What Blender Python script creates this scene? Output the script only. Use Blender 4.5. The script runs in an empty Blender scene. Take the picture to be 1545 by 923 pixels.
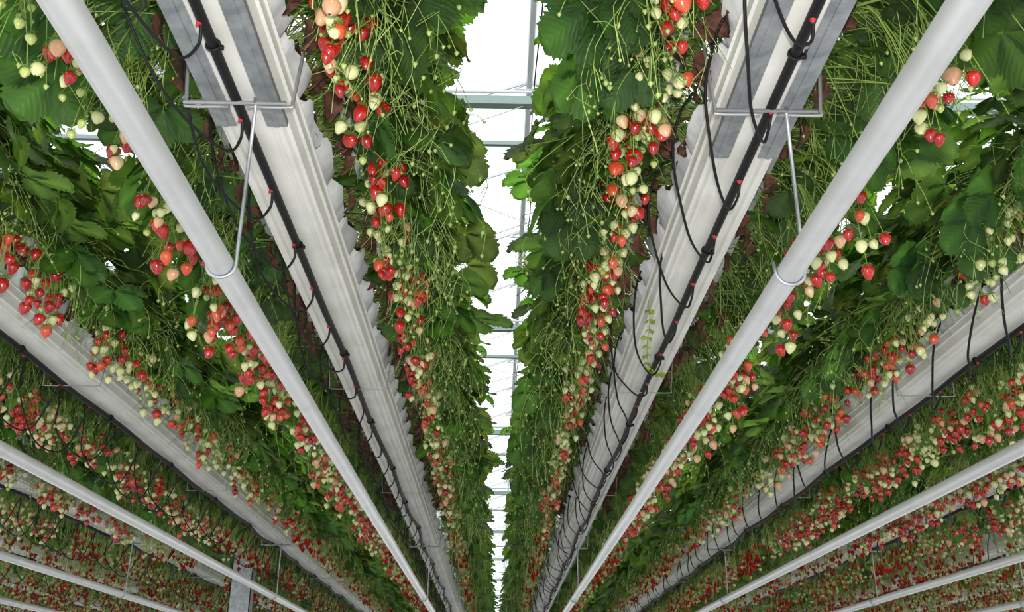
import bpy, math, random
import numpy as np
from mathutils import Matrix, Vector

R = random.Random(11)
rng = np.random.default_rng(5)
scene = bpy.context.scene
col = scene.collection

# ------------------------------------------------------------------ camera, world, light, exposure
HC = 1.20                                   # eye height above the floor
FPX = 1500.0                                # focal length in pixels of a 1545 wide frame
PITCH, YAW, ROLL = map(math.radians, (22.44, 0.637, 0.50))
cam_d = bpy.data.cameras.new('camera')
cam_d.sensor_fit = 'HORIZONTAL'
cam_d.sensor_width = 36.0
cam_d.lens = 36.0 * FPX / 1545.0
cam_d.clip_end = 300
cam = bpy.data.objects.new('camera', cam_d)
col.objects.link(cam)
fw = Vector((math.sin(YAW) * math.cos(PITCH), math.cos(YAW) * math.cos(PITCH), math.sin(PITCH)))
rt = Vector((math.cos(YAW), -math.sin(YAW), 0))
up = rt.cross(fw)
r2 = rt * math.cos(ROLL) + up * math.sin(ROLL)
u2 = -rt * math.sin(ROLL) + up * math.cos(ROLL)
M = Matrix((r2, u2, -fw)).transposed().to_4x4()
M.translation = (0, 0, HC)
cam.matrix_world = M
scene.camera = cam

world = bpy.data.worlds.new('overcast_sky')
scene.world = world
world.use_nodes = True
wn = world.node_tree.nodes
wn['Background'].inputs['Color'].default_value = (0.95, 0.98, 1.0, 1)
wn['Background'].inputs['Strength'].default_value = 1.5

fl = bpy.data.lights.new('camera_flash', 'POINT')       # the photographer's flash
fl.energy = 125
fl.shadow_soft_size = 0.03
fl.color = (1.0, 0.97, 0.93)
flo = bpy.data.objects.new('camera_flash', fl)
flo.location = (0.03, -0.02, HC + 0.14)
col.objects.link(flo)

vs = scene.view_settings
vs.view_transform = 'Standard'
vs.look = 'None'
vs.gamma = 1
vs.use_curve_mapping = False
vs.exposure = 0.26

# ------------------------------------------------------------------ materials
MATS = {}


def mat(name, color=(0.8, 0.8, 0.8), rough=0.5, metal=0.0, noise=None, bump=0.0, spec=0.5):
    m = bpy.data.materials.new(name)
    m.use_nodes = True
    nt = m.node_tree
    b = nt.nodes['Principled BSDF']
    b.inputs['Base Color'].default_value = (*color, 1)
    b.inputs['Roughness'].default_value = rough
    b.inputs['Metallic'].default_value = metal
    b.inputs['Specular IOR Level'].default_value = spec
    if noise:
        sc, c2, lo, hi = noise
        tc = nt.nodes.new('ShaderNodeTexCoord')
        n = nt.nodes.new('ShaderNodeTexNoise')
        n.inputs['Scale'].default_value = sc
        n.inputs['Detail'].default_value = 5
        nt.links.new(tc.outputs['Object'], n.inputs['Vector'])
        r = nt.nodes.new('ShaderNodeValToRGB')
        r.color_ramp.elements[0].position = lo
        r.color_ramp.elements[1].position = hi
        r.color_ramp.elements[0].color = (*c2, 1)
        r.color_ramp.elements[1].color = (*color, 1)
        nt.links.new(n.outputs['Fac'], r.inputs['Fac'])
        nt.links.new(r.outputs['Color'], b.inputs['Base Color'])
        if bump:
            bp = nt.nodes.new('ShaderNodeBump')
            bp.inputs['Strength'].default_value = bump
            bp.inputs['Distance'].default_value = 0.01
            nt.links.new(n.outputs['Fac'], bp.inputs['Height'])
            nt.links.new(bp.outputs['Normal'], b.inputs['Normal'])
    MATS[name] = m
    return m


mat('gutter_paint', (0.80, 0.79, 0.76), 0.45, noise=(6, (0.66, 0.65, 0.60), 0.30, 0.62))
mat('pipe_paint', (0.90, 0.90, 0.92), 0.32, noise=(9, (0.80, 0.79, 0.79), 0.25, 0.5))
mat('galvanised', (0.50, 0.52, 0.55), 0.42, 0.75, noise=(28, (0.33, 0.35, 0.38), 0.35, 0.65))
mat('wire_steel', (0.40, 0.41, 0.42), 0.42, 0.6)
mat('black_plastic', (0.008, 0.008, 0.009), 0.5, spec=0.25)
mat('red_plastic', (0.45, 0.02, 0.025), 0.4)
mat('white_foil', (0.80, 0.81, 0.83), 0.40, noise=(20, (0.62, 0.62, 0.63), 0.25, 0.55), bump=0.3)
mat('strip_plastic', (0.80, 0.81, 0.84), 0.4, noise=(14, (0.66, 0.66, 0.66), 0.28, 0.5))
mat('coir', (0.060, 0.030, 0.018), 0.95, noise=(60, (0.012, 0.007, 0.005), 0.35, 0.7), bump=1.0)
mat('floor_film', (0.66, 0.66, 0.65), 0.6, noise=(1.2, (0.52, 0.52, 0.50), 0.35, 0.6))
mat('roof_aluminium', (0.70, 0.72, 0.73), 0.5, 0.2)
mat('truss_paint', (0.30, 0.38, 0.36), 0.5, 0.2)


def attr_col(nt):
    a = nt.nodes.new('ShaderNodeAttribute')
    a.attribute_name = 'Col'
    return a


def leaf_mat():
    m = bpy.data.materials.new('leaf')
    m.use_nodes = True
    nt = m.node_tree
    N, Lk = nt.nodes, nt.links
    b = N['Principled BSDF']
    out = N['Material Output']
    a = attr_col(nt)
    oi = N.new('ShaderNodeObjectInfo')
    hs = N.new('ShaderNodeHueSaturation')
    mr = N.new('ShaderNodeMapRange')
    mr.inputs['To Min'].default_value = 0.7
    mr.inputs['To Max'].default_value = 1.3
    Lk.new(oi.outputs['Random'], mr.inputs['Value'])
    Lk.new(mr.outputs['Result'], hs.inputs['Value'])
    Lk.new(a.outputs['Color'], hs.inputs['Color'])
    # feathered veins from the blade's own coordinates
    uv = N.new('ShaderNodeUVMap')
    uv.uv_map = 'UVMap'
    sx = N.new('ShaderNodeSeparateXYZ')
    Lk.new(uv.outputs['UV'], sx.inputs['Vector'])
    ab = N.new('ShaderNodeMath'); ab.operation = 'ABSOLUTE'
    Lk.new(sx.outputs['X'], ab.inputs[0])
    mm = N.new('ShaderNodeMath'); mm.operation = 'MULTIPLY_ADD'
    mm.inputs[1].default_value = -0.38
    Lk.new(ab.outputs[0], mm.inputs[0])
    Lk.new(sx.outputs['Y'], mm.inputs[2])
    ml = N.new('ShaderNodeMath'); ml.operation = 'MULTIPLY'; ml.inputs[1].default_value = 44.0
    Lk.new(mm.outputs[0], ml.inputs[0])
    sn = N.new('ShaderNodeMath'); sn.operation = 'SINE'
    Lk.new(ml.outputs[0], sn.inputs[0])
    bp = N.new('ShaderNodeBump')
    bp.inputs['Strength'].default_value = 0.28
    bp.inputs['Distance'].default_value = 0.004
    Lk.new(sn.outputs[0], bp.inputs['Height'])
    Lk.new(bp.outputs['Normal'], b.inputs['Normal'])
    # paler underside
    geo = N.new('ShaderNodeNewGeometry')
    pale = N.new('ShaderNodeMixRGB')
    pale.inputs['Color2'].default_value = (0.062, 0.112, 0.045, 1)
    fm = N.new('ShaderNodeMath'); fm.operation = 'MULTIPLY'; fm.inputs[1].default_value = 0.45
    Lk.new(geo.outputs['Backfacing'], fm.inputs[0])
    Lk.new(fm.outputs[0], pale.inputs['Fac'])
    Lk.new(hs.outputs['Color'], pale.inputs['Color1'])
    Lk.new(pale.outputs['Color'], b.inputs['Base Color'])
    b.inputs['Roughness'].default_value = 0.5
    b.inputs['Specular IOR Level'].default_value = 0.35
    tr = N.new('ShaderNodeBsdfTranslucent')
    tm = N.new('ShaderNodeMixRGB'); tm.blend_type = 'MULTIPLY'; tm.inputs['Fac'].default_value = 1
    tm.inputs['Color2'].default_value = (5.6, 4.7, 2.2, 1)
    Lk.new(hs.outputs['Color'], tm.inputs['Color1'])
    Lk.new(tm.outputs['Color'], tr.inputs['Color'])
    mx = N.new('ShaderNodeMixShader')
    mx.inputs['Fac'].default_value = 0.54
    Lk.new(b.outputs[0], mx.inputs[1])
    Lk.new(tr.outputs[0], mx.inputs[2])
    Lk.new(mx.outputs[0], out.inputs['Surface'])
    MATS['leaf'] = m


leaf_mat()


def stem_mat():
    m = bpy.data.materials.new('stem')
    m.use_nodes = True
    nt = m.node_tree
    b = nt.nodes['Principled BSDF']
    a = attr_col(nt)
    nt.links.new(a.outputs['Color'], b.inputs['Base Color'])
    b.inputs['Roughness'].default_value = 0.5
    b.inputs['Subsurface Weight'].default_value = 0.0
    MATS['stem'] = m


stem_mat()


def berry_mat():
    m = bpy.data.materials.new('berry')
    m.use_nodes = True
    nt = m.node_tree
    N, Lk = nt.nodes, nt.links
    b = N['Principled BSDF']
    a = attr_col(nt)
    uv = N.new('ShaderNodeUVMap')
    uv.uv_map = 'UVMap'
    vo = N.new('ShaderNodeTexVoronoi')
    vo.inputs['Scale'].default_value = 11.0
    vo.inputs['Randomness'].default_value = 0.45
    Lk.new(uv.outputs['UV'], vo.inputs['Vector'])
    rp = N.new('ShaderNodeValToRGB')
    rp.color_ramp.elements[0].position = 0.10
    rp.color_ramp.elements[0].color = (1, 1, 1, 1)
    rp.color_ramp.elements[1].position = 0.24
    rp.color_ramp.elements[1].color = (0, 0, 0, 1)
    Lk.new(vo.outputs['Distance'], rp.inputs['Fac'])
    mxs = N.new('ShaderNodeMath'); mxs.operation = 'MULTIPLY'; mxs.inputs[1].default_value = 0.35
    Lk.new(rp.outputs['Color'], mxs.inputs[0])
    mx = N.new('ShaderNodeMixRGB')
    mx.inputs['Color2'].default_value = (0.75, 0.45, 0.10, 1)
    Lk.new(mxs.outputs[0], mx.inputs['Fac'])
    Lk.new(a.outputs['Color'], mx.inputs['Color1'])
    Lk.new(mx.outputs['Color'], b.inputs['Base Color'])
    bp = N.new('ShaderNodeBump')
    bp.inputs['Strength'].default_value = 0.5
    bp.inputs['Distance'].default_value = 0.002
    bp.invert = True
    Lk.new(rp.outputs['Color'], bp.inputs['Height'])
    Lk.new(bp.outputs['Normal'], b.inputs['Normal'])
    b.inputs['Roughness'].default_value = 0.22
    b.inputs['Specular IOR Level'].default_value = 0.75
    MATS['berry'] = m


berry_mat()


def dead_mat():
    mat('dead_leaf', (0.20, 0.080, 0.045), 0.8, noise=(40, (0.05, 0.02, 0.015), 0.3, 0.7), bump=0.6)


dead_mat()


def petal_mat():
    mat('petal', (0.85, 0.86, 0.84), 0.6)


petal_mat()


def glass_mat():
    m = bpy.data.materials.new('roof_glass')
    m.use_nodes = True
    nt = m.node_tree
    N, Lk = nt.nodes, nt.links
    N.remove(N['Principled BSDF'])
    t = N.new('ShaderNodeBsdfTransparent')
    t.inputs['Color'].default_value = (0.975, 0.985, 0.98, 1)
    g = N.new('ShaderNodeBsdfGlossy')
    g.inputs['Roughness'].default_value = 0.1
    mx = N.new('ShaderNodeMixShader')
    mx.inputs['Fac'].default_value = 0.05
    Lk.new(t.outputs[0], mx.inputs[1])
    Lk.new(g.outputs[0], mx.inputs[2])
    Lk.new(mx.outputs[0], N['Material Output'].inputs['Surface'])
    MATS['roof_glass'] = m


glass_mat()


# ------------------------------------------------------------------ mesh collecting
class MB:
    """collects triangles (vertices, faces, material slot, colour, uv)"""

    def __init__(s):
        s.v, s.f, s.m, s.c, s.u = [], [], [], [], []
        s.n = 0

    def add(s, v, f, m=0, c=(1, 1, 1), u=None):
        v = np.asarray(v, float).reshape(-1, 3)
        f = np.asarray(f, int).reshape(-1, 3)
        s.v.append(v)
        s.f.append(f + s.n)
        s.m.append(np.full(len(f), m) if np.isscalar(m) else np.asarray(m))
        c = np.asarray(c, float)
        s.c.append(np.tile(c, (len(v), 1)) if c.ndim == 1 else c)
        s.u.append(np.zeros((len(v), 2)) if u is None else np.asarray(u, float))
        s.n += len(v)
        return s

    def cat(s):
        return (np.concatenate(s.v), np.concatenate(s.f), np.concatenate(s.m),
                np.concatenate(s.c), np.concatenate(s.u))

    def put(s, data, mtx):
        v, f, m, c, u = data
        s.add(v @ mtx[:3, :3].T + mtx[:3, 3], f, m, c, u)

    def box(s, x0, x1, y0, y1, z0, z1, m=0, c=(1, 1, 1)):
        v = [(x, y, z) for x in (x0, x1) for y in (y0, y1) for z in (z0, z1)]
        q = [(0, 1, 3, 2), (4, 6, 7, 5), (0, 4, 5, 1), (2, 3, 7, 6), (0, 2, 6, 4), (1, 5, 7, 3)]
        f = [t for a, b, cc, d in q for t in ((a, b, cc), (a, cc, d))]
        return s.add(v, f, m, c)

    def tube(s, pts, r, n=6, m=0, c=(1, 1, 1), cap=False):
        p = np.asarray(pts, float)
        k = len(p)
        rr = np.full(k, r) if np.isscalar(r) else np.asarray(r, float)
        t = np.gradient(p, axis=0)
        t /= np.linalg.norm(t, axis=1)[:, None] + 1e-12
        ref = np.array([0, 0, 1.0])
        if abs(t[:, 2]).mean() > 0.85 or np.ptp(p[:, 1]) < 1e-6:
            ref = np.array([0, 1.0, 0])
        a = np.cross(t, ref)
        a /= np.linalg.norm(a, axis=1)[:, None] + 1e-9
        b = np.cross(t, a)
        th = np.arange(n) * 2 * math.pi / n
        ring = p[:, None, :] + rr[:, None, None] * (np.cos(th)[None, :, None] * a[:, None, :] + np.sin(th)[None, :, None] * b[:, None, :])
        v = ring.reshape(-1, 3)
        f = []
        for i in range(k - 1):
            for j in range(n if n > 2 else 1):
                q = (i * n + j, i * n + (j + 1) % n, (i + 1) * n + (j + 1) % n, (i + 1) * n + j)
                f += [(q[0], q[1], q[2]), (q[0], q[2], q[3])]
        if cap:
            for e in (0, (k - 1) * n):
                for j in range(1, n - 1):
                    f.append((e, e + j, e + j + 1))
        return s.add(v, f, m, c)

    def mesh(s, name, mats, smooth=True):
        return make_mesh(name, s.cat(), mats, smooth)


def make_mesh(name, data, mats, smooth=True):
    v, f, m, c, u = data
    me = bpy.data.meshes.new(name)
    me.vertices.add(len(v))
    me.vertices.foreach_set('co', v.astype(np.float32).ravel())
    me.loops.add(len(f) * 3)
    me.loops.foreach_set('vertex_index', f.astype(np.int32).ravel())
    me.polygons.add(len(f))
    me.polygons.foreach_set('loop_start', np.arange(0, len(f) * 3, 3, dtype=np.int32))
    me.polygons.foreach_set('material_index', m.astype(np.int32))
    me.polygons.foreach_set('use_smooth', np.full(len(f), smooth, dtype=bool))
    for mm in mats:
        me.materials.append(MATS[mm])
    uvl = me.uv_layers.new(name='UVMap')
    uvl.data.foreach_set('uv', u[f.ravel()].astype(np.float32).ravel())
    at = me.attributes.new('Col', 'FLOAT_COLOR', 'POINT')
    at.data.foreach_set('color', np.concatenate([c, np.ones((len(c), 1))], 1).astype(np.float32).ravel())
    me.update(calc_edges=True)
    me.validate()
    return me


def ob(name, me, parent=None, loc=None, rot=None, scale=None, label=None, cat=None, group=None, kind=None):
    o = bpy.data.objects.new(name, me)
    col.objects.link(o)
    if parent is not None:
        o.parent = parent
    if loc is not None:
        o.location = loc
    if rot is not None:
        o.rotation_euler = rot
    if scale is not None:
        o.scale = (scale,) * 3 if np.isscalar(scale) else scale
    if label:
        o['label'] = label
    if cat:
        o['category'] = cat
    if group:
        o['group'] = group
    if kind:
        o['kind'] = kind
    return o


def bez(p0, p1, p2, p3, n):
    t = np.linspace(0, 1, n)[:, None]
    p0, p1, p2, p3 = map(np.asarray, (p0, p1, p2, p3))
    return (1 - t) ** 3 * p0 + 3 * (1 - t) ** 2 * t * p1 + 3 * (1 - t) * t * t * p2 + t ** 3 * p3


def crom(pts, n):
    """smooth curve through the points"""
    p = np.asarray(pts, float)
    p = np.vstack([2 * p[0] - p[1], p, 2 * p[-1] - p[-2]])
    out = []
    for i in range(1, len(p) - 2):
        for t in np.linspace(0, 1, n, endpoint=False):
            a, b, c, d = p[i - 1], p[i], p[i + 1], p[i + 2]
            out.append(0.5 * (2 * b + (c - a) * t + (2 * a - 5 * b + 4 * c - d) * t * t + (3 * b - 3 * c + d - a) * t ** 3))
    out.append(p[-2])
    return np.array(out)


def rotm(rx=0, ry=0, rz=0):
    return np.array(Matrix.Rotation(rz, 3, 'Z') @ Matrix.Rotation(ry, 3, 'Y') @ Matrix.Rotation(rx, 3, 'X'))


def mtx(loc, rz=0.0, sc=1.0, base=None):
    m = np.eye(4)
    m[:3, :3] = (rotm(0, 0, rz) if base is None else base) * sc
    m[:3, 3] = loc
    return m


# ------------------------------------------------------------------ layout (heights are above the eye; +HC for the floor)
S = 1.167
Z_PIPE, Z_DRIP, Z_GUT = 0.85 + HC, 1.250 + HC, 1.264 + HC
Z_RIM, Z_CROWN, Z_STRIP = 1.405 + HC, 1.43 + HC, 1.455 + HC
Y_END = 20.0
HANG0, HANGD = 1.855, 6.128
ROWS = []
STARTS = {1: 0.7, 2: 1.3, 3: 3.0, 4: 5.4, 5: 7.8, 6: 10.2}
for k in range(1, 7):
    for s in (-1, 1):
        ROWS.append((s, k, s * (k - 0.5) * S, STARTS[k]))
ORD = {1: 'first', 2: 'second', 3: 'third', 4: 'fourth', 5: 'fifth', 6: 'sixth', 7: 'seventh', 8: 'eighth', 9: 'ninth'}


def rowname(s, k):
    side = 'grey column side' if s < 0 else 'columnless side'
    return f'{ORD[k]} row from sky gap, {side}'


def place(y):
    """the hanger or thin bracket a thing is nearest to"""
    n = max(0, round((y - HANG0) / (HANGD / 3)))
    if n % 3 == 0:
        return f'{ORD[n // 3 + 1]} hanger'
    return f'{ORD[n - n // 3]} thin bracket'


# ------------------------------------------------------------------ floor
mb = MB()
mb.box(-9, 9, -6, 60, -0.05, 0)
ob('floor', mb.mesh('floor', ['floor_film'], False), kind='structure', label='white ground film covering the greenhouse floor')

# ------------------------------------------------------------------ roof
RX = 0.20                      # ridge
HALF = 2.5
Z_TRUSS = 3.635 + HC
Z_EAVE = Z_TRUSS + 0.16
Z_RIDGE = Z_EAVE + 0.92
T0, TD, TN = 5.38, 4.0, 12
roof = ob('ceiling', None, loc=(0, 0, 0), label='glass greenhouse roof with thin glazing bars under a white sky', kind='structure')
ya, yb = T0 - 8, T0 + TD * TN
for j, cx in enumerate((RX - 5, RX, RX + 5)):
    mb = MB(); mb.tube([(cx, ya, Z_RIDGE), (cx, yb, Z_RIDGE)], 0.028, 8)
    mb.box(cx - 0.012, cx + 0.012, ya, yb, Z_RIDGE + 0.02, Z_RIDGE + 0.06)
    ob('ridge_beam', mb.mesh('ridge_beam', ['roof_aluminium'], False), roof)
for cx in (RX - 7.5, RX - 2.5, RX + 2.5, RX + 7.5):
    mb = MB()
    mb.box(cx - 0.07, cx + 0.07, ya, yb, Z_EAVE - 0.02, Z_EAVE)
    mb.box(cx - 0.075, cx - 0.065, ya, yb, Z_EAVE - 0.02, Z_EAVE + 0.07)
    mb.box(cx + 0.065, cx + 0.075, ya, yb, Z_EAVE - 0.02, Z_EAVE + 0.07)
    ob('roof_gutter', mb.mesh('roof_gutter', ['roof_aluminium'], False), roof)
# panes and glazing bars: two meshes for the two slopes, shared by every copy
BAY = TD / 3.0
sl = math.hypot(HALF, Z_RIDGE - Z_EAVE)
ang = math.atan2(Z_RIDGE - Z_EAVE, HALF)
mb = MB(); mb.box(0.03, sl - 0.03, 0.02, BAY - 0.02, -0.002, 0.002)
pane_me = mb.mesh('roof_pane', ['roof_glass'], False)
mb = MB(); mb.box(0.02, sl - 0.02, -0.007, 0.007, -0.016, 0.010)
bar_me = mb.mesh('glazing_bar', ['roof_aluminium'], False)
nb = int((yb - ya) / BAY)
for cx in (RX - 5, RX, RX + 5):
    for sg in (-1, 1):
        ry = -ang if sg > 0 else ang
        for i in range(nb):
            y = ya + i * BAY
            # local x runs from the eave up to the ridge
            rot = (0, -ang, 0) if sg < 0 else (0, -ang, math.pi)
            yy = y if sg < 0 else y + BAY
            ob('roof_pane', pane_me, roof, (cx + sg * HALF, yy, Z_EAVE + 0.02), rot)
            ob('glazing_bar', bar_me, roof, (cx + sg * HALF, y, Z_EAVE + 0.02), rot)
# ridge gussets (little triangles under the ridge)
mb = MB()
mb.tube([(-0.12, 0, -0.06), (0.12, 0, -0.06)], 0.008, 5)
mb.tube([(-0.12, 0, -0.06), (0, 0, 0)], 0.008, 5)
mb.tube([(0.12, 0, -0.06), (0, 0, 0)], 0.008, 5)
gus = mb.mesh('ridge_gusset', ['roof_aluminium'])
for i in range(nb):
    ob('ridge_gusset', gus, roof, (RX, ya + i * BAY, Z_RIDGE))
# trusses
for i in range(TN):
    y = T0 + TD * i
    t = ob('roof_truss', None, roof, (0, y, 0))
    mb = MB()
    mb.box(-7.5, 7.5, -0.03, 0.03, Z_TRUSS - 0.035, Z_TRUSS + 0.025)
    ob('upper_chord', mb.mesh('upper_chord', ['truss_paint'], False), t)
    mb = MB(); mb.tube([(-7.5, 0.0, Z_TRUSS + 0.075), (7.5, 0.0, Z_TRUSS + 0.075)], 0.012, 6)
    ob('rail', mb.mesh('rail', ['roof_aluminium']), t)
    mb = MB(); mb.box(-7.5, 7.5, -0.014, 0.014, Z_TRUSS - 0.325, Z_TRUSS - 0.297)
    ob('lower_chord', mb.mesh('lower_chord', ['truss_paint'], False), t)
    mb = MB()
    n = 10
    for q in range(n):
        x0 = -7.5 + q * 1.5 - 0.55
        mb.tube([(x0, 0, Z_TRUSS - 0.31), (x0 + 0.75, 0, Z_TRUSS)], 0.004, 5)
        mb.tube([(x0 + 0.75, 0, Z_TRUSS), (x0 + 1.5, 0, Z_TRUSS - 0.31)], 0.004, 5)
    ob('web_bars', mb.mesh('web_bars', ['roof_aluminium']), t)
# wind bracing wires and a cable under the ridge
for i in range(TN - 1):
    y = T0 + TD * i
    mb = MB()
    mb.tube([(RX - HALF, y, Z_EAVE), (RX + HALF, y + TD, Z_EAVE)], 0.003, 4)
    mb.tube([(RX + HALF, y - TD, Z_EAVE), (RX - HALF, y, Z_EAVE)], 0.004, 4)
    ob('bracing_wire', mb.mesh('bracing_wire', ['wire_steel']), roof)
mb = MB()
pts = [(RX + 0.05 + 0.02 * math.sin(i * 0.9), ya + i * 0.5, Z_RIDGE - 0.05 - 0.03 * abs(math.sin(i * 0.39))) for i in range(int((yb - ya) / 0.5))]
mb.tube(pts, 0.006, 5)
ob('ridge_cable', mb.mesh('ridge_cable', ['black_plastic']), roof)
# column between the second and third row
mb = MB()
cxx, cyy = -2.33, T0 + TD
w, d, th = 0.095, 0.06, 0.008
mb.box(-w, w, -d, -d + th, 0, Z_TRUSS - 0.33)
mb.box(-w, w, d - th, d, 0, Z_TRUSS - 0.33)
mb.box(-w, -w + th, -d, d, 0, Z_TRUSS - 0.33)
mb.box(w - th, w, -d, d, 0, Z_TRUSS - 0.33)
cme = mb.mesh('steel_column', ['galvanised'], False)
co = ob('steel_column', None, loc=(cxx, cyy, 0), label='tall grey galvanised steel column standing between two plant rows', cat='column')
ob('shaft', cme, co)
mb = MB(); mb.box(-0.14, 0.14, -0.11, 0.11, 0, 0.015)
ob('base_plate', mb.mesh('base_plate', ['galvanised'], False), co)
mb = MB()
for q in range(10):
    z = 1.9 + q * 0.25
    mb.box(-0.012, 0.012, -d - 0.004, -d, z, z + 0.03)
ob('slots', mb.mesh('slots', ['wire_steel'], False), co)

# ------------------------------------------------------------------ gutters, pipes, drip lines, hangers per row
HP = [(0, 0), (.036, 0), (.041, .010), (.049, .010), (.054, 0), (.066, 0), (.071, .012), (.080, .014), (.086, .044), (.093, .047), (.095, .070), (.101, .071)]


def gutter_mesh(y0, y1):
    half = np.array(HP)
    prof = np.vstack([half[::-1] * [-1, 1], half[1:]])
    t = 0.0018
    inner = prof + [0, t]
    mb = MB()
    # flat-shaded: separate strips along the length
    n = len(prof)
    for seq, flip in ((prof, 0), (inner, 1)):
        for i in range(n - 1):
            a, b = seq[i], seq[i + 1]
            v = [(a[0], y0, a[1]), (b[0], y0, b[1]), (b[0], y1, b[1]), (a[0], y1, a[1])]
            f = [(0, 2, 1), (0, 3, 2)] if not flip else [(0, 1, 2), (0, 2, 3)]
            mb.add(v, f)
    for e in (0, n - 1):
        a, b = prof[e], inner[e]
        mb.add([(a[0], y0, a[1]), (b[0], y0, b[1]), (b[0], y1, b[1]), (a[0], y1, a[1])], [(0, 1, 2), (0, 2, 3)])
    return mb.mesh('gutter_body', ['gutter_paint'], False)


def hook_pts(xr, zt, zb, r):
    """rod down the right of the pipe, round under it and up on the left"""
    pts = [(xr, 0, zt), (xr, 0, (zt + zb) / 2), (xr, 0, zb)]
    for a in np.linspace(0, -math.pi * 0.98, 9)[1:]:
        pts.append((xr - r + r * math.cos(a), 0, zb + r * math.sin(a)))
    pts.append((xr - 2 * r - 0.004, 0, zb + 0.022))
    return pts


# shared meshes
mb = MB()
for dy in (-0.005, 0.005):
    pass
cross_a = MB().tube([(-0.118, -0.006, 0), (0.106, -0.006, 0)], 0.0046, 7, cap=True).mesh('crossbar', ['wire_steel'])
ARM_Z = Z_STRIP - (Z_DRIP - 0.014)
armpts = lambda s: crom([(s * 0.02, 0.006, -0.002), (s * 0.112, 0.006, -0.002), (s * 0.117, 0.006, 0.012), (s * 0.128, 0.006, ARM_Z * 0.6), (s * 0.133, 0.006, ARM_Z - 0.006), (s * 0.150, 0.006, ARM_Z), (s * 0.188, 0.006, ARM_Z - 0.004)], 4)
arm_me = {s: MB().tube(armpts(s), 0.0042, 7, cap=True).mesh('arm', ['wire_steel']) for s in (-1, 1)}
thin_me = {s: MB().tube(armpts(s) * [1, 0, 1], 0.0022, 5).mesh('wire_arm', ['wire_steel']) for s in (-1, 1)}
thin_base = MB().tube([(-0.03, 0, -0.002), (0.03, 0, -0.002)], 0.0022, 5).mesh('wire_base', ['wire_steel'])
PR = 0.0255
rod_me = MB().tube(hook_pts(PR + 0.005, Z_DRIP - 0.010 - Z_PIPE, 0, PR + 0.004), 0.0040, 7, cap=True).mesh('hook_rod', ['galvanised'])
mb = MB()
ringp = [(PR + 0.005 + 0.010 * math.cos(a), 0.010 * math.sin(a) * 0.9, 0.0) for a in np.linspace(0, 2 * math.pi, 9)]
eye_me = MB().tube([(0, -0.012, -0.006), (0, -0.012, 0.008), (0, 0.0, 0.012), (0, 0.010, 0.008), (0, 0.010, -0.006)], 0.0038, 6).mesh('eye', ['galvanised'])
# clip
mb = MB()
mb.tube([(0.0135 * math.cos(a), 0, 0.0135 * math.sin(a)) for a in np.linspace(0, 2 * math.pi, 13)], 0.0035, 5)
mb.box(0.010, 0.022, -0.004, 0.004, -0.010, -0.002)
mb.box(0.014, 0.019, -0.02, 0.004, -0.008, -0.003)
clip_me = mb.mesh('clip', ['black_plastic'])
# red fitting
mb = MB()
mb.tube([(0, 0, -0.009), (0, 0, -0.012), (0, 0, -0.013)], [0.0062, 0.0062, 0.0045], 8, cap=True)
mb.tube([(0, 0, -0.012), (0, 0, -0.018)], 0.0035, 8, cap=True)
fit_me = mb.mesh('emitter', ['red_plastic'])
# feed tubes: several hanging shapes, going to the low-x edge of the bags and back towards the eye
tube_me = []
for v in range(6):
    rr = random.Random(40 + v)
    j = lambda a: rr.uniform(-a, a)
    z = 0.14 + j(0.02)
    ed = -0.135 + j(0.01)
    dp = -0.075 + j(0.02)
    p = crom([(0, 0, -0.016), (-0.006, 0.016, -0.050), (-0.032 + j(.008), 0.0, dp), (-0.075 + j(.01), -0.09, dp + 0.012), (-0.112 + j(.01), -0.20 + j(.03), dp * 0.45), (ed, -0.31 + j(.03), 0.055), (ed + 0.012, -0.40 + j(.03), z), (ed + 0.04, -0.44 + j(.03), z + 0.03)], 7)
    tube_me.append(MB().tube(p, 0.0034, 6).mesh('feed_tube', ['black_plastic']))
# long loops hanging out past the edge
for v in range(4):
    rr = random.Random(60 + v)
    j = lambda a: rr.uniform(-a, a)
    dp = -0.19 + j(0.03)
    p = crom([(0, 0, -0.014), (-0.025, 0.005, -0.06), (-0.085 + j(.01), 0.0, dp), (-0.150 + j(.01), -0.08, dp + 0.005), (-0.195 + j(.01), -0.17 + j(.03), dp * 0.45), (-0.190, -0.24 + j(.03), 0.03), (-0.150, -0.32 + j(.03), 0.16), (-0.09, -0.36, 0.185)], 7)
    tube_me.append(MB().tube(p, 0.0034, 6).mesh('feed_tube', ['black_plastic']))

# splice plates
mb = MB()
for (x0, x1, z0, z1) in ((-0.024, 0.024, -0.003, 0.0), (-0.024, -0.021, 0, 0.012), (0.021, 0.024, 0, 0.012), (-0.006, 0.006, -0.0055, -0.003)):
    mb.box(x0, x1, 0, 1.25, z0, z1)
splice_me = mb.mesh('splice_plate', ['galvanised'], False)


def drip_point(s, k, y):
    """course of the drip pipe: wavier with distance"""
    ph = k * 1.7 + (0 if s < 0 else 2.1)
    amp = min(1.0, max(0.0, (y - 2.5) / 4.0))
    x = 0.005 * s + amp * 0.009 * math.sin(y * 2 * math.pi / 1.8 + ph) + amp * .004 * math.sin(y * 5.1 + ph)
    z = -0.004 - amp * 0.011 * (0.5 - 0.5 * math.cos((y - 1.66) * 2 * math.pi / 0.92))
    if k > 1:
        x += s * 0.028
    return x, z


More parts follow.
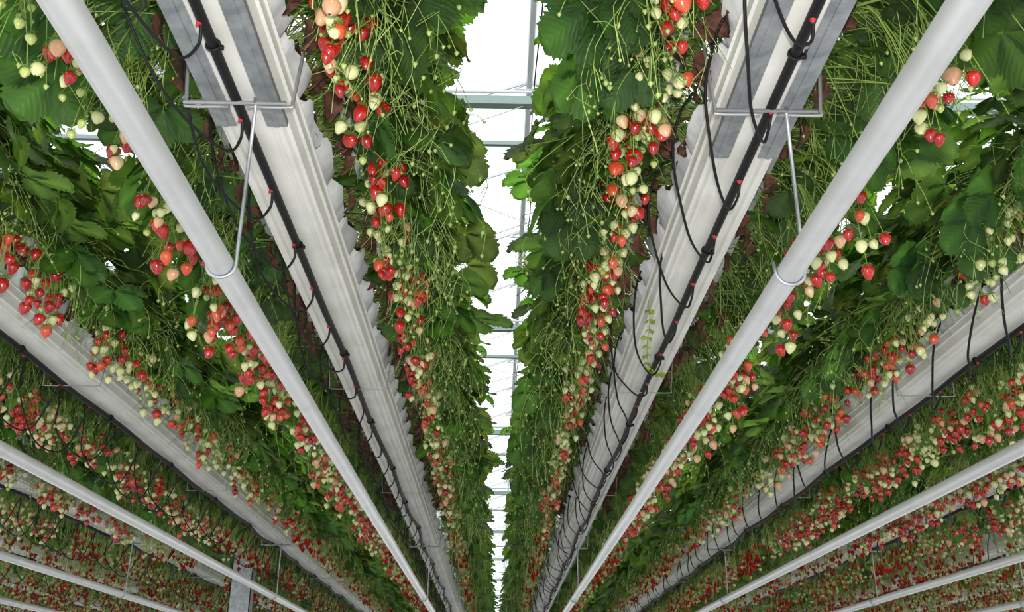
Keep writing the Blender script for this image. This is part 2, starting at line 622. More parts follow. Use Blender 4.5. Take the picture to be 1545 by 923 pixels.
for s, k, xc, y0 in ROWS:
    rn = rowname(s, k)
    # gutter
    g = ob('growing_gutter', None, loc=(xc, y0, Z_GUT), label=f'long white ribbed metal gutter, {rn}', cat='gutter', group='white growing gutters')
    ob('gutter_body', gutter_mesh(0, Y_END - y0), g)
    if k == 1:
        for ox in (-0.060, 0.058):
            ob('splice_plate', splice_me, g, (ox, (1.98 if s < 0 else 2.09) - 1.25 - y0, -0.001), label='dull galvanised splice plate')
    # suspension wires to the trusses
    # heating pipe
    hp = ob('heating_pipe', None, loc=(xc + 0.008, y0 - 0.5, Z_PIPE), label=f'round white heating pipe hung below the {rn}', cat='pipe', group='white heating pipes')
    mb = MB(); mb.tube([(0, 0, 0), (0, 5, 0), (0, Y_END + 0.5 - y0, 0)], PR, 24, cap=True)
    ob('pipe_body', mb.mesh('pipe_body', ['pipe_paint']), hp)
    # drip line
    dl = ob('drip_line', None, loc=(xc, y0, Z_DRIP), label=f'black irrigation pipe with red fittings, {rn}', cat='irrigation pipe', group='black irrigation pipes')
    ys = np.arange(y0, Y_END, 0.12)
    pts = [(drip_point(s, k, y)[0], y - y0, drip_point(s, k, y)[1]) for y in ys]
    mb = MB(); mb.tube(pts, 0.0112, 10, cap=True)
    ob('pipe_body', mb.mesh('pipe_body', ['black_plastic']), dl)
    y = 1.66 - 0.92
    while y < min(Y_END, 15):
        if y > y0:
            x, z = drip_point(s, k, y)
            ob('clip', clip_me, dl, (x, y - y0, z))
        y += 0.92
    y = 1.90 if s < 0 else 1.86
    y -= 0.66
    i = 0
    while y < min(Y_END, 17):
        if y > y0 + 0.1:
            x, z = drip_point(s, k, y)
            e = ob('emitter', fit_me, dl, (x, y - y0, z), (0, 0.5 if s < 0 else 0.1, 0), label='small red fitting')
            loops = k >= 2 and s < 0
            tm = R.choice(tube_me[6:]) if loops else R.choice(tube_me[:6])
            ob('feed_tube', tm, dl, (x, y - y0, z), (0, 0, R.uniform(-0.12, 0.12)), (1.32 if s > 0 and k > 1 else 1.05, 1, 1))
        y += 0.325 + R.uniform(-0.02, 0.02)
        i += 1
    # hangers and thin brackets
    i = -1
    y = HANG0
    n = 0
    while y < Y_END - 1:
        if y > y0:
            if n % 3 == 0:
                h = ob('pipe_hanger', None, loc=(xc, y, Z_DRIP - 0.014), label=f'{ORD[n // 3 + 1]} grey hooked pipe hanger, {rn}', cat='hanger', group='grey wire pipe hangers')
                ob('crossbar', cross_a, h)
                for q in (-1, 1):
                    ob('arm', arm_me[q], h)
                ob('hook_rod', rod_me, h, (0.008, 0, Z_PIPE - (Z_DRIP - 0.014)))
                ob('eye', eye_me, h, (0.008 + PR + 0.005, 0, 0))
            else:
                h = ob('truss_bracket', None, loc=(xc, y, Z_DRIP - 0.014), label=f'{ORD[n - n // 3]} thin wire bracket, {rn}', cat='bracket', group='thin wire brackets')
                ob('wire_base', thin_base, h)
                for q in (-1, 1):
                    ob('wire_arm', thin_me[q], h)
        y += HANGD / 3
        n += 1
    # support strips
    for q in (-1, 1):
        mb = MB()
        L = Y_END - y0
        a = math.radians(38) * q
        pw, pt = 0.021, 0.0012
        cs, sn = math.cos(a), math.sin(a)
        corners = [(-pw, -pt), (pw, -pt), (pw, pt), (-pw, pt)]
        st = int(L / 0.5)
        v, f = [], []
        for i in range(st + 1):
            wv = 0.004 * math.sin(i * 1.3 + k)
            for cx, cz in corners:
                v.append((cx * cs - cz * sn + wv, i * L / st, cx * sn + cz * cs + 0.004 * math.sin(i * 0.9)))
        for i in range(st):
            for j in range(4):
                a0, a1 = i * 4 + j, i * 4 + (j + 1) % 4
                f += [(a0, a1, a1 + 4), (a0, a1 + 4, a0 + 4)]
        mb.add(v, f)
        wh = 'gap-facing' if q == -s else 'outward-facing'
        ob('support_strip', mb.mesh('support_strip', ['strip_plastic'], False), loc=(xc + q * 0.178, y0, Z_STRIP), label=f'narrow {wh} white plastic strip, {rn}', cat='support strip', group='white support strips')

# ------------------------------------------------------------------ white grow bags in the gutters


def bag_data(seed, n=28, rings=6):
    rr = random.Random(seed)
    mb = MB()
    L, hw0, hw1, H = 0.222, 0.060, 0.121, Z_RIM - Z_GUT - 0.018
    v, f = [], []
    ph = [rr.uniform(0, 6.28) for _ in range(6)]
    for i in range(rings):
        t = i / (rings - 1)
        hw = hw0 + (hw1 - hw0) * t
        hl = L / 2 * (0.93 + 0.07 * t)
        for j in range(n):
            a = 2 * math.pi * j / n
            e = 0.33
            c, s_ = math.cos(a), math.sin(a)
            x = hw * math.copysign(abs(c) ** e, c)
            y = hl * math.copysign(abs(s_) ** e, s_)
            wr = (0.001 + 0.006 * t) * (math.sin(5 * a + ph[0] + 3 * t) + 0.6 * math.sin(11 * a + ph[1]))
            x += wr * c
            y += wr * s_ * 0.4
            z = H * t + (0.009 * math.sin(3 * a + ph[2]) + 0.009 * math.sin(8 * a + ph[3]) if i == rings - 1 else 0)
            v.append((x, y, z))
    for i in range(rings - 1):
        for j in range(n):
            a0, a1 = i * n + j, i * n + (j + 1) % n
            f += [(a0, a1, a1 + n), (a0, a1 + n, a0 + n)]
    for j in range(1, n - 1):
        f.append((0, j + 1, j))
    mb.add(v, f)
    return mb


def coir_data(seed, n=16):
    rr = random.Random(seed)
    mb = MB()
    v, f = [], []
    for i, (q, z) in enumerate(((1.0, 0.0), (1.03, 0.018), (0.7, 0.04), (0.3, 0.05))):
        for j in range(n):
            a = 2 * math.pi * j / n
            e = 0.45
            c, s_ = math.cos(a), math.sin(a)
            x = 0.112 * q * math.copysign(abs(c) ** e, c) * rr.uniform(0.93, 1.06)
            y = 0.098 * q * math.copysign(abs(s_) ** e, s_)
            v.append((x, y, z + rr.uniform(-0.006, 0.006)))
    for i in range(3):
        for j in range(n):
            a0, a1 = i * n + j, i * n + (j + 1) % n
            f += [(a0, a1, a1 + n), (a0, a1 + n, a0 + n)]
    for j in range(1, n - 1):
        f.append((3 * n, 3 * n + j, 3 * n + j + 1))
    # shreds of dead leaf and root hanging over the rim
    mb.add(v, f, 0)
    return mb


bags = [bag_data(100 + i).mesh('bag_wall', ['white_foil']) for i in range(4)]
bag_low = bag_data(7, 12, 3).cat()
coirs = [coir_data(200 + i).mesh('coir', ['coir'], False) for i in range(3)]
coir_low = coir_data(9, 8).cat()
stuffbag = MB()
for s, k, xc, y0 in ROWS:
    y = y0 + 0.12
    i = 0
    while y < Y_END - 0.1:
        jx = R.uniform(-0.006, 0.006)
        if k <= 2 and y < 15.5:
            t = ob('grow_bag', None, loc=(xc + jx, y, Z_GUT + 0.018), rot=(R.uniform(-.03, .03), 0, R.uniform(-.06, .06)), scale=(R.uniform(.94, 1.03), R.uniform(.88, 1.0), R.uniform(.85, 1.15)), label=f'white foil grow bag by {place(y)}, {rowname(s, k)}', cat='grow bag', group=f'white grow bags by {place(y)}, {rowname(s, k)}')
            ob('bag_wall', bags[i % 4], t)
            ob('coir', coirs[i % 3], t, (0, 0, Z_RIM - Z_GUT - 0.028))
        else:
            stuffbag.put(bag_low, mtx((xc, y, Z_GUT + 0.018)))
            v, f, m, c, u = coir_low
            stuffbag.put((v, f, m + 1, c, u), mtx((xc, y, Z_RIM - 0.01)))
        y += 0.222
        i += 1
ob('grow_bags', stuffbag.mesh('grow_bags', ['white_foil', 'coir']), label='distant white foil grow bags in the outer gutters', cat='grow bags', kind='stuff')

# ------------------------------------------------------------------ plant pieces
G_LEAF = np.array([0.033, 0.072, 0.017])
G_STEM = np.array([0.23, 0.35, 0.07])
G_PALE = np.array([0.38, 0.49, 0.14])


def leaflet(L, W, n, fold, curl, rr, colr):
    """one serrated leaflet along +x, returns v,f,c,u"""
    v, c, u = [], [], []
    f = []

    def P(t, q, dz=0.0):
        if t < 0.55:
            w = 0.5 * W * (0.05 + 0.95 * math.sin(math.pi / 2 * t / 0.55) ** 0.9)
        else:
            w = 0.5 * W * math.sqrt(max(0.0, 1 - ((t - 0.55) / 0.45) ** 2.6))
        y = q * w
        z = abs(y) * fold - curl * L * t * t + dz
        return (t * L, y, z)
    ts = [i / n for i in range(n + 1)]
    mid = []
    for t in ts:
        mid.append(len(v)); v.append(P(t, 0)); c.append(colr * 1.5); u.append((0, t))
    for sg in (-1, 1):
        half, edge, tip = [], [], []
        for i, t in enumerate(ts):
            half.append(len(v)); v.append(P(t, sg * 0.55, 0.003 * math.sin(i * 2.3))); c.append(colr); u.append((sg * 0.55, t))
            edge.append(len(v)); v.append(P(t, sg * 0.91, rr.uniform(-.004, .004))); c.append(colr * 0.95); u.append((sg, t))
        for i in range(n):
            tm = (ts[i] + ts[i + 1]) / 2
            p = P(min(0.985, tm + 0.45 / n), sg * 1.0, rr.uniform(-.003, .003))
            p = (p[0] + 0.05 * L / n * 3, p[1] + sg * 0.060 * W, p[2])
            tip.append(len(v)); v.append(p); c.append(colr * 1.1); u.append((sg * 1.1, tm))
        for i in range(n):
            tri = [(mid[i], mid[i + 1], half[i + 1]), (mid[i], half[i + 1], half[i]),
                   (half[i], half[i + 1], edge[i + 1]), (half[i], edge[i + 1], edge[i]),
                   (edge[i], edge[i + 1], tip[i])]
            f += tri if sg < 0 else [t[::-1] for t in tri]
    f = [t[::-1] for t in f]
    return np.array(v), np.array(f), np.array(c), np.array(u)


def leaf_data(seed, reach, h, tilt, size, low=False):
    rr = random.Random(seed)
    mb = MB()
    sway = rr.uniform(-0.05, 0.05)
    p = bez((0, 0, 0), (reach * 0.25, 0, h * 0.7 + 0.05), (reach * 0.75, sway, h + 0.07), (reach, sway, h), 4 if low else 8)
    mb.tube(p, 0.0022 if low else np.linspace(0.0024, 0.0015, len(p)), 2 if low else 3, 1, G_STEM * rr.uniform(0.7, 1.1))
    roll = rr.uniform(-0.45, 0.45)
    base = np.array(Matrix.Rotation(roll, 3, 'X'))
    base = np.array(Matrix.Rotation(tilt, 3, 'Y')) @ base
    yaw0 = rr.uniform(-0.4, 0.4)
    colr = G_LEAF * np.array([rr.uniform(.75, 1.35), rr.uniform(.8, 1.2), rr.uniform(.7, 1.3)])
    for a, sc in ((0, 1.0), (1.15 + rr.uniform(-.12, .15), 0.94), (-1.15 + rr.uniform(-.15, .12), 0.94)):
        L = size * sc * rr.uniform(0.93, 1.06)
        v, f, c, u = leaflet(L, L * rr.uniform(0.86, 0.98), 3 if low else 9, rr.uniform(0.05, 0.30), rr.uniform(0.0, 0.24), rr, colr)
        v = v + [0.008, 0, 0]
        tw = np.array(Matrix.Rotation(a + yaw0, 3, 'Z')) @ np.array(Matrix.Rotation(rr.uniform(-.35, .35), 3, 'X')) @ np.array(Matrix.Rotation(rr.uniform(0.0, .3), 3, 'Y'))
        v = v @ (base @ tw).T + p[-1]
        mb.add(v, f, 0, c, u)
    return mb.cat()


LEAFSPEC = []
rl = random.Random(3)
for i in range(30):
    t = i / 29
    reach = 0.06 + 0.31 * t ** 0.8 + rl.uniform(-.02, .02)
    top = 0.46 * math.sqrt(max(0.05, 1 - (reach / 0.42) ** 2))
    h = top * (0.25 + 0.75 * ((i * 0.618) % 1.0)) + rl.uniform(-.03, .02)
    tilt = rl.uniform(-0.25, 0.5) + 0.75 * t * rl.uniform(0.2, 1.0)
    LEAFSPEC.append((reach, h, tilt, rl.uniform(0.082, 0.112)))
for i in range(14):
    reach = rl.uniform(0.17, 0.37)
    LEAFSPEC.append((reach, rl.uniform(-0.06, 0.13) - 0.05 * (reach > 0.3), rl.uniform(0.1, 1.0), rl.uniform(0.082, 0.114)))
LEAF_HI = [make_mesh('leaf', leaf_data(300 + i, *a), ['leaf', 'stem']) for i, a in enumerate(LEAFSPEC)]
LEAF_LO = [leaf_data(300 + i, *a, low=True) for i, a in enumerate(LEAFSPEC)]



def leaf_tiny(seed, reach, h, tilt, size):
    """far leaf: three small five-sided blades"""
    rr = random.Random(seed)
    mb = MB()
    base = np.array(Matrix.Rotation(tilt, 3, 'Y')) @ np.array(Matrix.Rotation(rr.uniform(-.45, .45), 3, 'X'))
    colr = G_LEAF * np.array([rr.uniform(.75, 1.35), rr.uniform(.8, 1.2), rr.uniform(.7, 1.3)])
    for a in (0, 1.15, -1.15):
        L, W, fo = size, size * 0.9, rr.uniform(.1, .35)
        v = np.array([(0, 0, 0), (.5 * L, .48 * W, .4 * W * fo), (.95 * L, .25 * W, 0.02 * L), (.95 * L, 0, -.1 * L), (.95 * L, -.25 * W, .02 * L), (.5 * L, -.48 * W, .4 * W * fo)])
        v = v @ (base @ np.array(Matrix.Rotation(a, 3, 'Z')) @ np.array(Matrix.Rotation(rr.uniform(-.35, .35), 3, 'X'))).T + [reach, 0, h]
        mb.add(v, [(0, 3, 1), (1, 3, 2), (0, 5, 3), (5, 4, 3)][:4], 0, colr)
    mb.add([(0, 0.0015, 0), (0, -0.0015, 0), (reach, 0, h)], [(0, 1, 2)], 1, G_STEM)
    return mb.cat()


LEAF_TINY = [leaf_tiny(300 + i, *a) for i, a in enumerate(LEAFSPEC)]

# berries ---------------------------------------------------------------
BERRY = {
    'red': ((0.43, 0.007, 0.006), (0.48, 0.016, 0.010), 0.037, 0.032),
    'deep': ((0.31, 0.004, 0.007), (0.38, 0.010, 0.010), 0.034, 0.031),
    'orange': ((0.58, 0.055, 0.016), (0.64, 0.15, 0.05), 0.034, 0.030),
    'blush': ((0.66, 0.34, 0.19), (0.68, 0.62, 0.34), 0.034, 0.030),
    'white': ((0.64, 0.66, 0.32), (0.60, 0.64, 0.27), 0.030, 0.027),
    'green': ((0.38, 0.46, 0.12), (0.34, 0.44, 0.10), 0.019, 0.018),
}


def berry_data(kind, seed, low=False, tiny=False):
    rr = random.Random(seed)
    c0, c1, L, W = BERRY[kind]
    L *= rr.uniform(0.9, 1.12)
    W *= rr.uniform(0.92, 1.1)
    mb = MB()
    n = 5 if tiny else 6 if low else 12
    pr = [(0.0, 0.30), (0.10, 0.80), (0.30, 1.0), (0.55, 0.86), (0.80, 0.50), (0.95, 0.20), (1.0, 0.0)]
    if low:
        pr = [(0.0, 0.35), (0.25, 1.0), (0.65, 0.75), (1.0, 0.0)]
    if tiny:
        pr = [(0.0, 0.5), (0.35, 1.0), (1.0, 0.0)]
    bend = rr.uniform(-.15, .15)
    sq = rr.uniform(0.9, 1.1)
    v, c, u = [], [], []
    for t, r in pr:
        for j in range(n):
            a = 2 * math.pi * j / n
            w = r * W / 2
            v.append((w * math.cos(a) * sq + bend * L * t * t * 0.4, w * math.sin(a) / sq, -t * L - 0.002))
            sh = max(0, 1 - t / 0.35)
            if kind in ('blush', 'orange'):
                sh = min(1, sh + (0.55 if kind == 'blush' else 0.25) * max(0, math.cos(a)))
            c.append(np.array(c0) * (1 - sh) + np.array(c1) * sh)
            u.append((j / n * 0.9 if j <= n / 2 else (n - j) / n * 0.9, t * 0.55))
    f = []
    for i in range(len(pr) - 1):
        for j in range(n):
            a0, a1 = i * n + j, i * n + (j + 1) % n
            f += [(a0, a1 + n, a1), (a0, a0 + n, a1 + n)]
    mb.add(v, f, 0, np.array(c), np.array(u) if not low else np.full((len(v), 2), 0.5))
    if tiny:
        return mb.cat()
    # calyx
    ns = 4 if low else 7
    cc = np.array([0.16, 0.28, 0.05])
    for j in range(ns):
        a = 2 * math.pi * j / ns + rr.uniform(-.2, .2)
        d = np.array([math.cos(a), math.sin(a), 0])
        e = np.array([-math.sin(a), math.cos(a), 0])
        r1, r2 = W * 0.30, W * rr.uniform(0.50, 0.66)
        zt = rr.uniform(-0.004, 0.006)
        vv = [(0, 0, 0.001), d * r1 + e * W * 0.10 + [0, 0, 0.002], d * r2 + [0, 0, zt], d * r1 - e * W * 0.10 + [0, 0, 0.002]]
        mb.add(vv, [(0, 1, 2), (0, 2, 3)], 1, cc)
    mb.tube([(0, 0, 0), (0, 0, 0.012)], 0.0012, 3, 1, cc)
    return mb.cat()


KINDS = list(BERRY)
BERRY_HI = {kd: [make_mesh('strawberry', berry_data(kd, 500 + i), ['berry', 'stem']) for i in range(4)] for kd in KINDS}
BERRY_LO = {kd: [berry_data(kd, 500 + i, True) for i in range(2)] for kd in KINDS}

BERRY_TINY = {kd: [berry_data(kd, 500 + i, True, True) for i in range(2)] for kd in KINDS}


def truss_data(seed, long_, low=False):
    """flower stalk over the strip with pedicels; returns data, berry points"""
    rr = random.Random(seed)
    mb = MB()
    zb = (0.0, -0.06, -0.13)[long_]
    bp = np.array([0.155 + rr.uniform(-.01, .02), rr.uniform(-.03, .03), 0.035])
    end = bp + [0.03 + 0.022 * long_, rr.uniform(-.03, .03), -0.085 + zb]
    main = bez((0, 0, 0), (0.05, 0, 0.05), bp + [-0.03, 0, 0.03], bp, 3 if low else 6)
    main2 = bez(bp, bp + [0.03, 0, -0.02], end + [0, 0, 0.04], end, 3 if low else 5)
    cs = G_STEM * rr.uniform(0.85, 1.2)
    mb.tube(np.vstack([main, main2[1:]]), 0.0021, 2 if low else 4, 1, cs)
    pts = []
    n = rr.randint(8, 11)
    for i in range(n):
        st = main2[rr.randrange(len(main2))]
        tgt = np.array([end[0] + rr.uniform(-.04, .045), end[1] + rr.uniform(-.065, .065), end[2] + rr.uniform(-.12, .05)])
        if tgt[0] < 0.135:
            tgt[0] = 0.135 + rr.uniform(0, .03)
        ok = all(np.linalg.norm((tgt - q)) > 0.029 for q in pts)
        if not ok:
            tgt = tgt + [rr.uniform(0, .03), rr.uniform(-.05, .05), -rr.uniform(.02, .05)]
        mb.tube(bez(st, st + [0.02, 0, 0.015], tgt + [0, 0, 0.05], tgt + [0, 0, 0.006], 3 if low else 5), 0.0016 if low else 0.0012, 2 if low else 3, 1, cs * rr.uniform(.9, 1.25))
        pts.append(tgt)
    return mb.cat(), pts


NT = 7
TRUSS_HI, TRUSS_LO = {}, {}
for lg in (0, 1, 2):
    TRUSS_HI[lg] = []
    TRUSS_LO[lg] = []
    for i in range(NT):
        d, p = truss_data(700 + i + 50 * lg, lg)
        TRUSS_HI[lg].append((make_mesh('fruit_truss', d, ['leaf', 'stem']), p))
        TRUSS_LO[lg].append(truss_data(700 + i + 50 * lg, lg, True))


def spray_data(seed, low=False):
    """the tangle of thin flower stalks and petioles leaning out over the strip"""
    rr = random.Random(seed)
    mb = MB()
    for i in range(13 if low else 17):
        y0 = rr.uniform(-.06, .06)
        x1 = rr.uniform(0.10, 0.17)
        y2 = y0 + rr.uniform(-.12, .12)
        x2 = x1 + rr.uniform(-0.01, 0.15)
        z2 = rr.uniform(-.19, 0.06) - (0.10 if seed % 2 else 0) * rr.random()
        y3 = y2 + rr.uniform(-.07, .07)
        w = lambda a: rr.uniform(-a, a)
        kp = [(0.01, y0 * .4, 0), (x1 * 0.5, y0 * .8 + w(.015), rr.uniform(.03, .07)), (x1 + 0.02, (y0 + y2) / 2 + w(.03), rr.uniform(.035, .09)), ((x1 + x2) / 2 + 0.035 + w(.015), y2 + w(.02), z2 * 0.3 + rr.uniform(0, .05)), (x2 + 0.03 + w(.02), y3 + w(.02), z2 * 0.7 + w(.02)), (x2 + rr.uniform(-.01, .045), y3 + w(.045), z2 - rr.uniform(0, .03))]
        p = crom(kp, 1 if low else 3)
        cs = (G_STEM if rr.random() < .6 else G_PALE) * rr.uniform(0.65, 1.15)
        mb.tube(p, 0.0016 if low else np.linspace(rr.uniform(0.0010, 0.0017), 0.0008, len(p)), 2 if low else 3, 1, cs)
        if rr.random() < 0.6:
            # small side stalk, some with a bud
            q = p[-3 if not low else -2]
            e = q + np.array([rr.uniform(-.02, .04), rr.uniform(-.05, .05), rr.uniform(-.06, .0)])
            mb.tube([q, (q + e) / 2 + [0, 0, 0.008], e], 0.0011 if low else 0.0009, 2 if low else 3, 1, cs)
            if not low and rr.random() < 0.55:
                r = rr.uniform(0.0032, 0.006)
                for tp in ((e,) if rr.random() < .6 else (p[-1], e)):
                    vv = [tp + np.array(o) * r for o in ((1, 0, 0), (-1, 0, 0), (0, 1, 0), (0, -1, 0), (0, 0, .8), (0, 0, -1.5))]
                    mb.add(vv, [(0, 2, 4), (2, 1, 4), (1, 3, 4), (3, 0, 4), (2, 0, 5), (1, 2, 5), (3, 1, 5), (0, 3, 5)], 1, G_PALE * rr.uniform(.7, 1.1))
    return mb.cat()


SPRAY_HI = [make_mesh('flower_stalks', spray_data(900 + i), ['leaf', 'stem']) for i in range(8)]
SPRAY_LO = [spray_data(900 + i, True) for i in range(5)]


def crown_data(seed):
    rr = random.Random(seed)
    mb = MB()
    n, v, f = 8, [], []
    for z, r in ((-0.02, 0.020), (0.0, 0.024), (0.015, 0.018), (0.028, 0.006)):
        for j in range(n):
            a = 2 * math.pi * j / n
            q = r * rr.uniform(.85, 1.15)
            v.append((q * math.cos(a), q * math.sin(a), z))
    for i in range(3):
        for j in range(n):
            a0, a1 = i * n + j, i * n + (j + 1) % n
            f += [(a0, a1, a1 + n), (a0, a1 + n, a0 + n)]
    mb.add(v, f)
    return mb


CROWN = [crown_data(i).mesh('crown', ['coir']) for i in range(2)]


def dead_data(seed):
    rr = random.Random(seed)
    mb = MB()
    L = rr.uniform(0.05, 0.075)
    v, f, c, u = leaflet(L, L * 0.8, 5, rr.uniform(0.5, 1.1), rr.uniform(0.3, 0.7), rr, np.array([.1, .05, .03]))
    v = v @ np.array(Matrix.Rotation(1.25, 3, 'Y')).T + [0.125, 0, -0.005]
    mb.add(v, f, 0, c, u)
    mb.tube(bez((0, 0, 0), (0.05, 0, 0.03), (0.11, 0, 0.03), (0.125, 0, -0.005), 6), 0.0014, 3, 0)
    return mb.mesh('dead_leaf', ['dead_leaf'])


DEAD = [dead_data(i) for i in range(5)]


def flower_data():
    mb = MB()
    for j in range(5):
        a = 2 * math.pi * j / 5
        d = np.array([math.cos(a), math.sin(a), 0]); e = np.array([-d[1], d[0], 0])
        mb.add([(0, 0, 0), d * .006 + e * .004 + [0, 0, .001], d * .011 + e * .002, d * .011 - e * .002, d * .006 - e * .004 + [0, 0, .001]], [(0, 1, 2), (0, 2, 3), (0, 3, 4)], 0)
    mb.add([(0.003, 0, 0.002), (-0.003, 0.003, 0.002), (-0.003, -0.003, 0.002), (0, 0, 0.005)], [(0, 1, 3), (1, 2, 3), (2, 0, 3)], 1, (0.6, 0.5, 0.05))
    mb.tube([(0, 0, 0), (-0.01, 0, -0.03), (-0.06, 0, -0.05)], 0.0009, 3, 1, G_STEM)
    return mb.mesh('flower', ['petal', 'stem'])


FLOWER = flower_data()

# ------------------------------------------------------------------ plants
MIX = {
    'ripe': [('red', .36), ('deep', .16), ('orange', .10), ('blush', .08), ('white', .26), ('green', .04)],
    'mixed': [('red', .22), ('deep', .07), ('orange', .09), ('blush', .12), ('white', .42), ('green', .08)],
    'unripe': [('red', .05), ('deep', .0), ('orange', .05), ('blush', .12), ('white', .50), ('green', .28)],
    'none': [('green', 1)],
}
LOOK = {'ripe': 'red-fruited', 'mixed': 'mixed-fruit', 'unripe': 'pale-fruited', 'none': 'fruitless'}


def pick(rr, mix):
    x = rr.random()
    for kd, w in mix:
        x -= w
        if x <= 0:
            return kd
    return mix[0][0]


SPOTS = []
for s, k, xc, y0 in ROWS:
    for q in (-1, 1):
        y = y0 + 0.1 + R.uniform(0, 0.1)
        while y < Y_END - 0.1:
            SPOTS.append((s, k, q, xc + q * (0.055 + R.uniform(-.015, .015)), y))
            y += 0.195 * R.uniform(0.85, 1.15)


def project(p):
    d = Vector(p) - Vector((0, 0, HC))
    z = d.dot(fw)
    return 772.5 + FPX * d.dot(r2) / z, 461.5 - FPX * d.dot(u2) / z, z


near = []
for i, (s, k, q, x, y) in enumerate(SPOTS):
    px, py, z = project((x + q * 0.2, y, Z_CROWN - 0.03))
    if -170 < px < 1715 and py > -170 and z > 0.5:
        near.append((z, i))
near.sort()
NEAR = {i for _, i in near[:300]}
stuff = MB()
ZLOD = 6.5


def plant_plan(i, s, k, q, y):
    """leaf, truss and stalk placement for one plant"""
    rr = random.Random(10000 + i)
    look = rr.choices(['ripe', 'mixed', 'unripe', 'none'], [.42, .33, .17, .08])[0]
    inner = (q == -s and k == 1)
    lg = min(2, k - 1) if q == -s else 2
    az = 0 if q > 0 else math.pi
    L = []
    edge = k == 1 and q == s
    nl = 21 if edge else 27
    for j in range(nl):
        vi = rr.randrange(30)
        if rr.random() < (0.34 if k < 3 else 0.2):
            vi = rr.randrange(30, 44)
        a = az + rr.uniform(-1.25, 1.25) * (1.0 if vi < 14 else 0.75)
        L.append((vi, a, rr.uniform(0.85, 1.2), (rr.uniform(-.02, .02), rr.uniform(-.04, .04), rr.uniform(-.01, .02))))
    T = []
    for j in range(0 if look == 'none' else rr.choice((0, 1, 1, 2) if edge and y < 3.2 else (1, 2, 2, 3) if k < 3 else (1, 2, 3, 3))):
        a = az + rr.uniform(-0.25, 0.25)
        ti = rr.randrange(NT)
        T.append((ti, a, rr.uniform(0.92, 1.1), (0, rr.uniform(-.025, .025), rr.uniform(-0.03, 0.02))))
    Sx = [(rr.randrange(8), az + rr.uniform(-.4, .4), rr.uniform(.9, 1.35), (0, rr.uniform(-.05, .05), 0)) for _ in range(2 if edge else 3)]
    return rr, look, lg, L, T, Sx


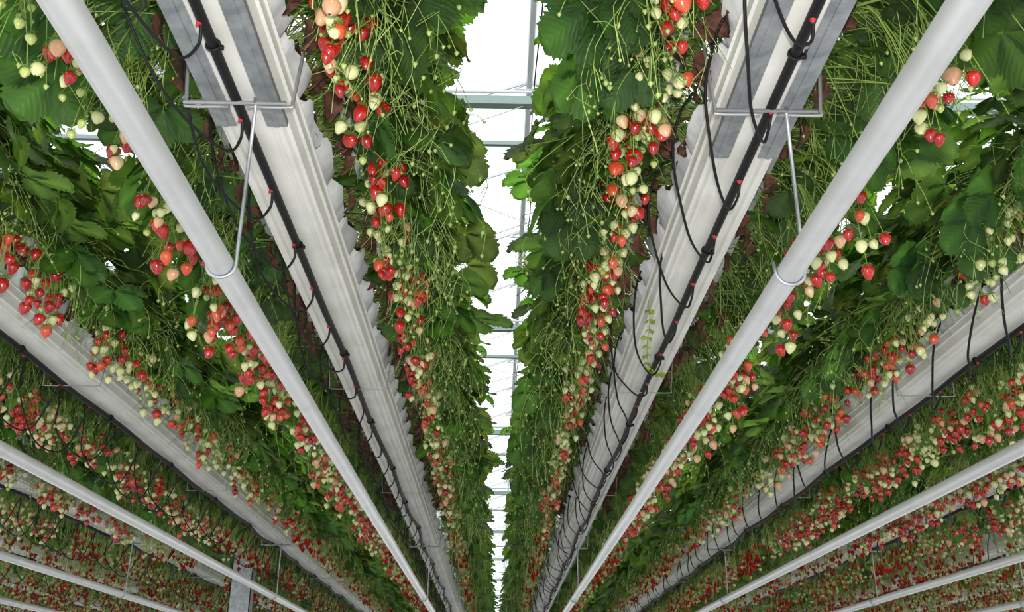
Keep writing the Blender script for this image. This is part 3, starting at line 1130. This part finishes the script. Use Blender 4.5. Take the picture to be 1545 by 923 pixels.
for i, (s, k, q, x, y) in enumerate(SPOTS):
    rr, look, lg, L, T, Sx = plant_plan(i, s, k, q, y)
    base = (x, y, Z_CROWN + 0.01)
    if i in NEAR:
        wh = 'gap-facing' if q == -s else 'outward-facing'
        lab = f'{LOOK[look]} {wh} strawberry plant by {place(y)}, {rowname(s, k)}'
        p = ob('strawberry_plant', None, loc=base, label=lab, cat='plant', group=lab)
        ob('crown', CROWN[i % 2], p)
        for vi, a, sc, off in L:
            ob('leaf', LEAF_HI[vi], p, off, (0, 0, a), sc)
        for vi, a, sc, off in Sx:
            ob('flower_stalks', SPRAY_HI[vi], p, off, (0, 0, a), sc)
        for ti, a, sc, off in T:
            me, pts = TRUSS_HI[lg][ti]
            t = ob('fruit_truss', me, p, off, (0, 0, a), sc)
            for b in pts:
                kd = pick(rr, MIX[look])
                ob('strawberry', rr.choice(BERRY_HI[kd]), t, tuple(b), (rr.uniform(-.35, .35), rr.uniform(-.35, .35), rr.uniform(0, 6.28)), rr.uniform(.82, 1.15))
        az = 0 if q > 0 else math.pi
        for _ in range(rr.choice((2, 3, 4))):
            ob('dead_leaf', rr.choice(DEAD), p, (rr.uniform(-.04, .02) * q, rr.uniform(-.08, .08), rr.uniform(-.025, .005)), (rr.uniform(-.4, .4), 0, az + rr.uniform(-.7, .7)), rr.uniform(.75, 1.15))
        if rr.random() < 0.4:
            ob('flower', FLOWER, p, ((0.25 + rr.uniform(-.04, .06)) * q, rr.uniform(-.08, .08), rr.uniform(-.02, .07)), (rr.uniform(-1, 1), rr.uniform(-1, 1), az))
    else:
        px, py, z = project((x + q * 0.2, y, Z_CROWN))
        if z < 0.5 or px < -700 or px > 2250:
            continue
        B = np.array(base)
        for vi, a, sc, off in L:
            tx = B[0] + off[0] + math.cos(a) * LEAFSPEC[vi][0] * sc
            ty = B[1] + off[1] + math.sin(a) * LEAFSPEC[vi][0] * sc
            if abs(tx - cxx) < 0.24 and abs(ty - cyy) < 0.21:
                continue
            stuff.put((LEAF_LO if z < ZLOD else LEAF_TINY)[vi], mtx(B + off, a, sc))
        by_col = abs(B[1] - cyy) < 0.34 and abs(B[0] + q * 0.25 - cxx) < 0.40
        if by_col:
            Sx, T = [], []
        for vi, a, sc, off in Sx:
            stuff.put(SPRAY_LO[vi % 5], mtx(B + off, a, sc))
        for ti, a, sc, off in T:
            d, pts = TRUSS_LO[lg][ti]
            m4 = mtx(B + off, a, sc)
            stuff.put(d, m4)
            for b in pts:
                kd = pick(rr, MIX[look])
                v, f, m, c, u = rr.choice((BERRY_LO if z < ZLOD else BERRY_TINY)[kd])
                bl = m4[:3, :3] @ b + m4[:3, 3]
                stuff.put((v, f, np.where(m == 0, 2, 1), c, u), mtx(bl, rr.uniform(0, 6.28), rr.uniform(.85, 1.15)))
so = ob('strawberry_foliage', stuff.mesh('strawberry_foliage', ['leaf', 'stem', 'berry']), label='dense distant rows of fruiting strawberry plants down the greenhouse', cat='plants', kind='stuff')
print('objects', len(bpy.data.objects), 'stuff tris', len(so.data.polygons), 'near', len(NEAR), 'spots', len(SPOTS))

# a small creeping weed caught under the first gutter by the second thin bracket
rr = random.Random(77)
wd = ob('creeping_weed', None, loc=(S / 2 - 0.075, 3.05, Z_GUT - 0.006), label='thin creeping weed with small pale green leaves dangling under a white gutter', cat='weed')
wp = crom([(-0.02, 0, 0.03), (0.0, 0.12, -0.01), (0.015, 0.30, -0.02), (0.05, 0.50, -0.03), (0.10, 0.62, -0.02), (0.13, 0.66, 0.0)], 5)
ob('stem', MB().tube(wp, 0.0012, 4, 0, G_STEM).mesh('stem', ['stem']), wd)
v, f, c, u = leaflet(0.024, 0.022, 4, 0.1, 0.1, rr, G_STEM * 0.7)
wl = MB().add(v, f, 0, c, u).mesh('leaf', ['leaf'])
for j in range(2, len(wp) - 1, 2):
    for sg in (-1, 1):
        ob('leaf', wl, wd, tuple(wp[j]), (rr.uniform(-.4, .4), rr.uniform(0.0, .6), 1.57 + sg * rr.uniform(.7, 1.3)), rr.uniform(.7, 1.1))
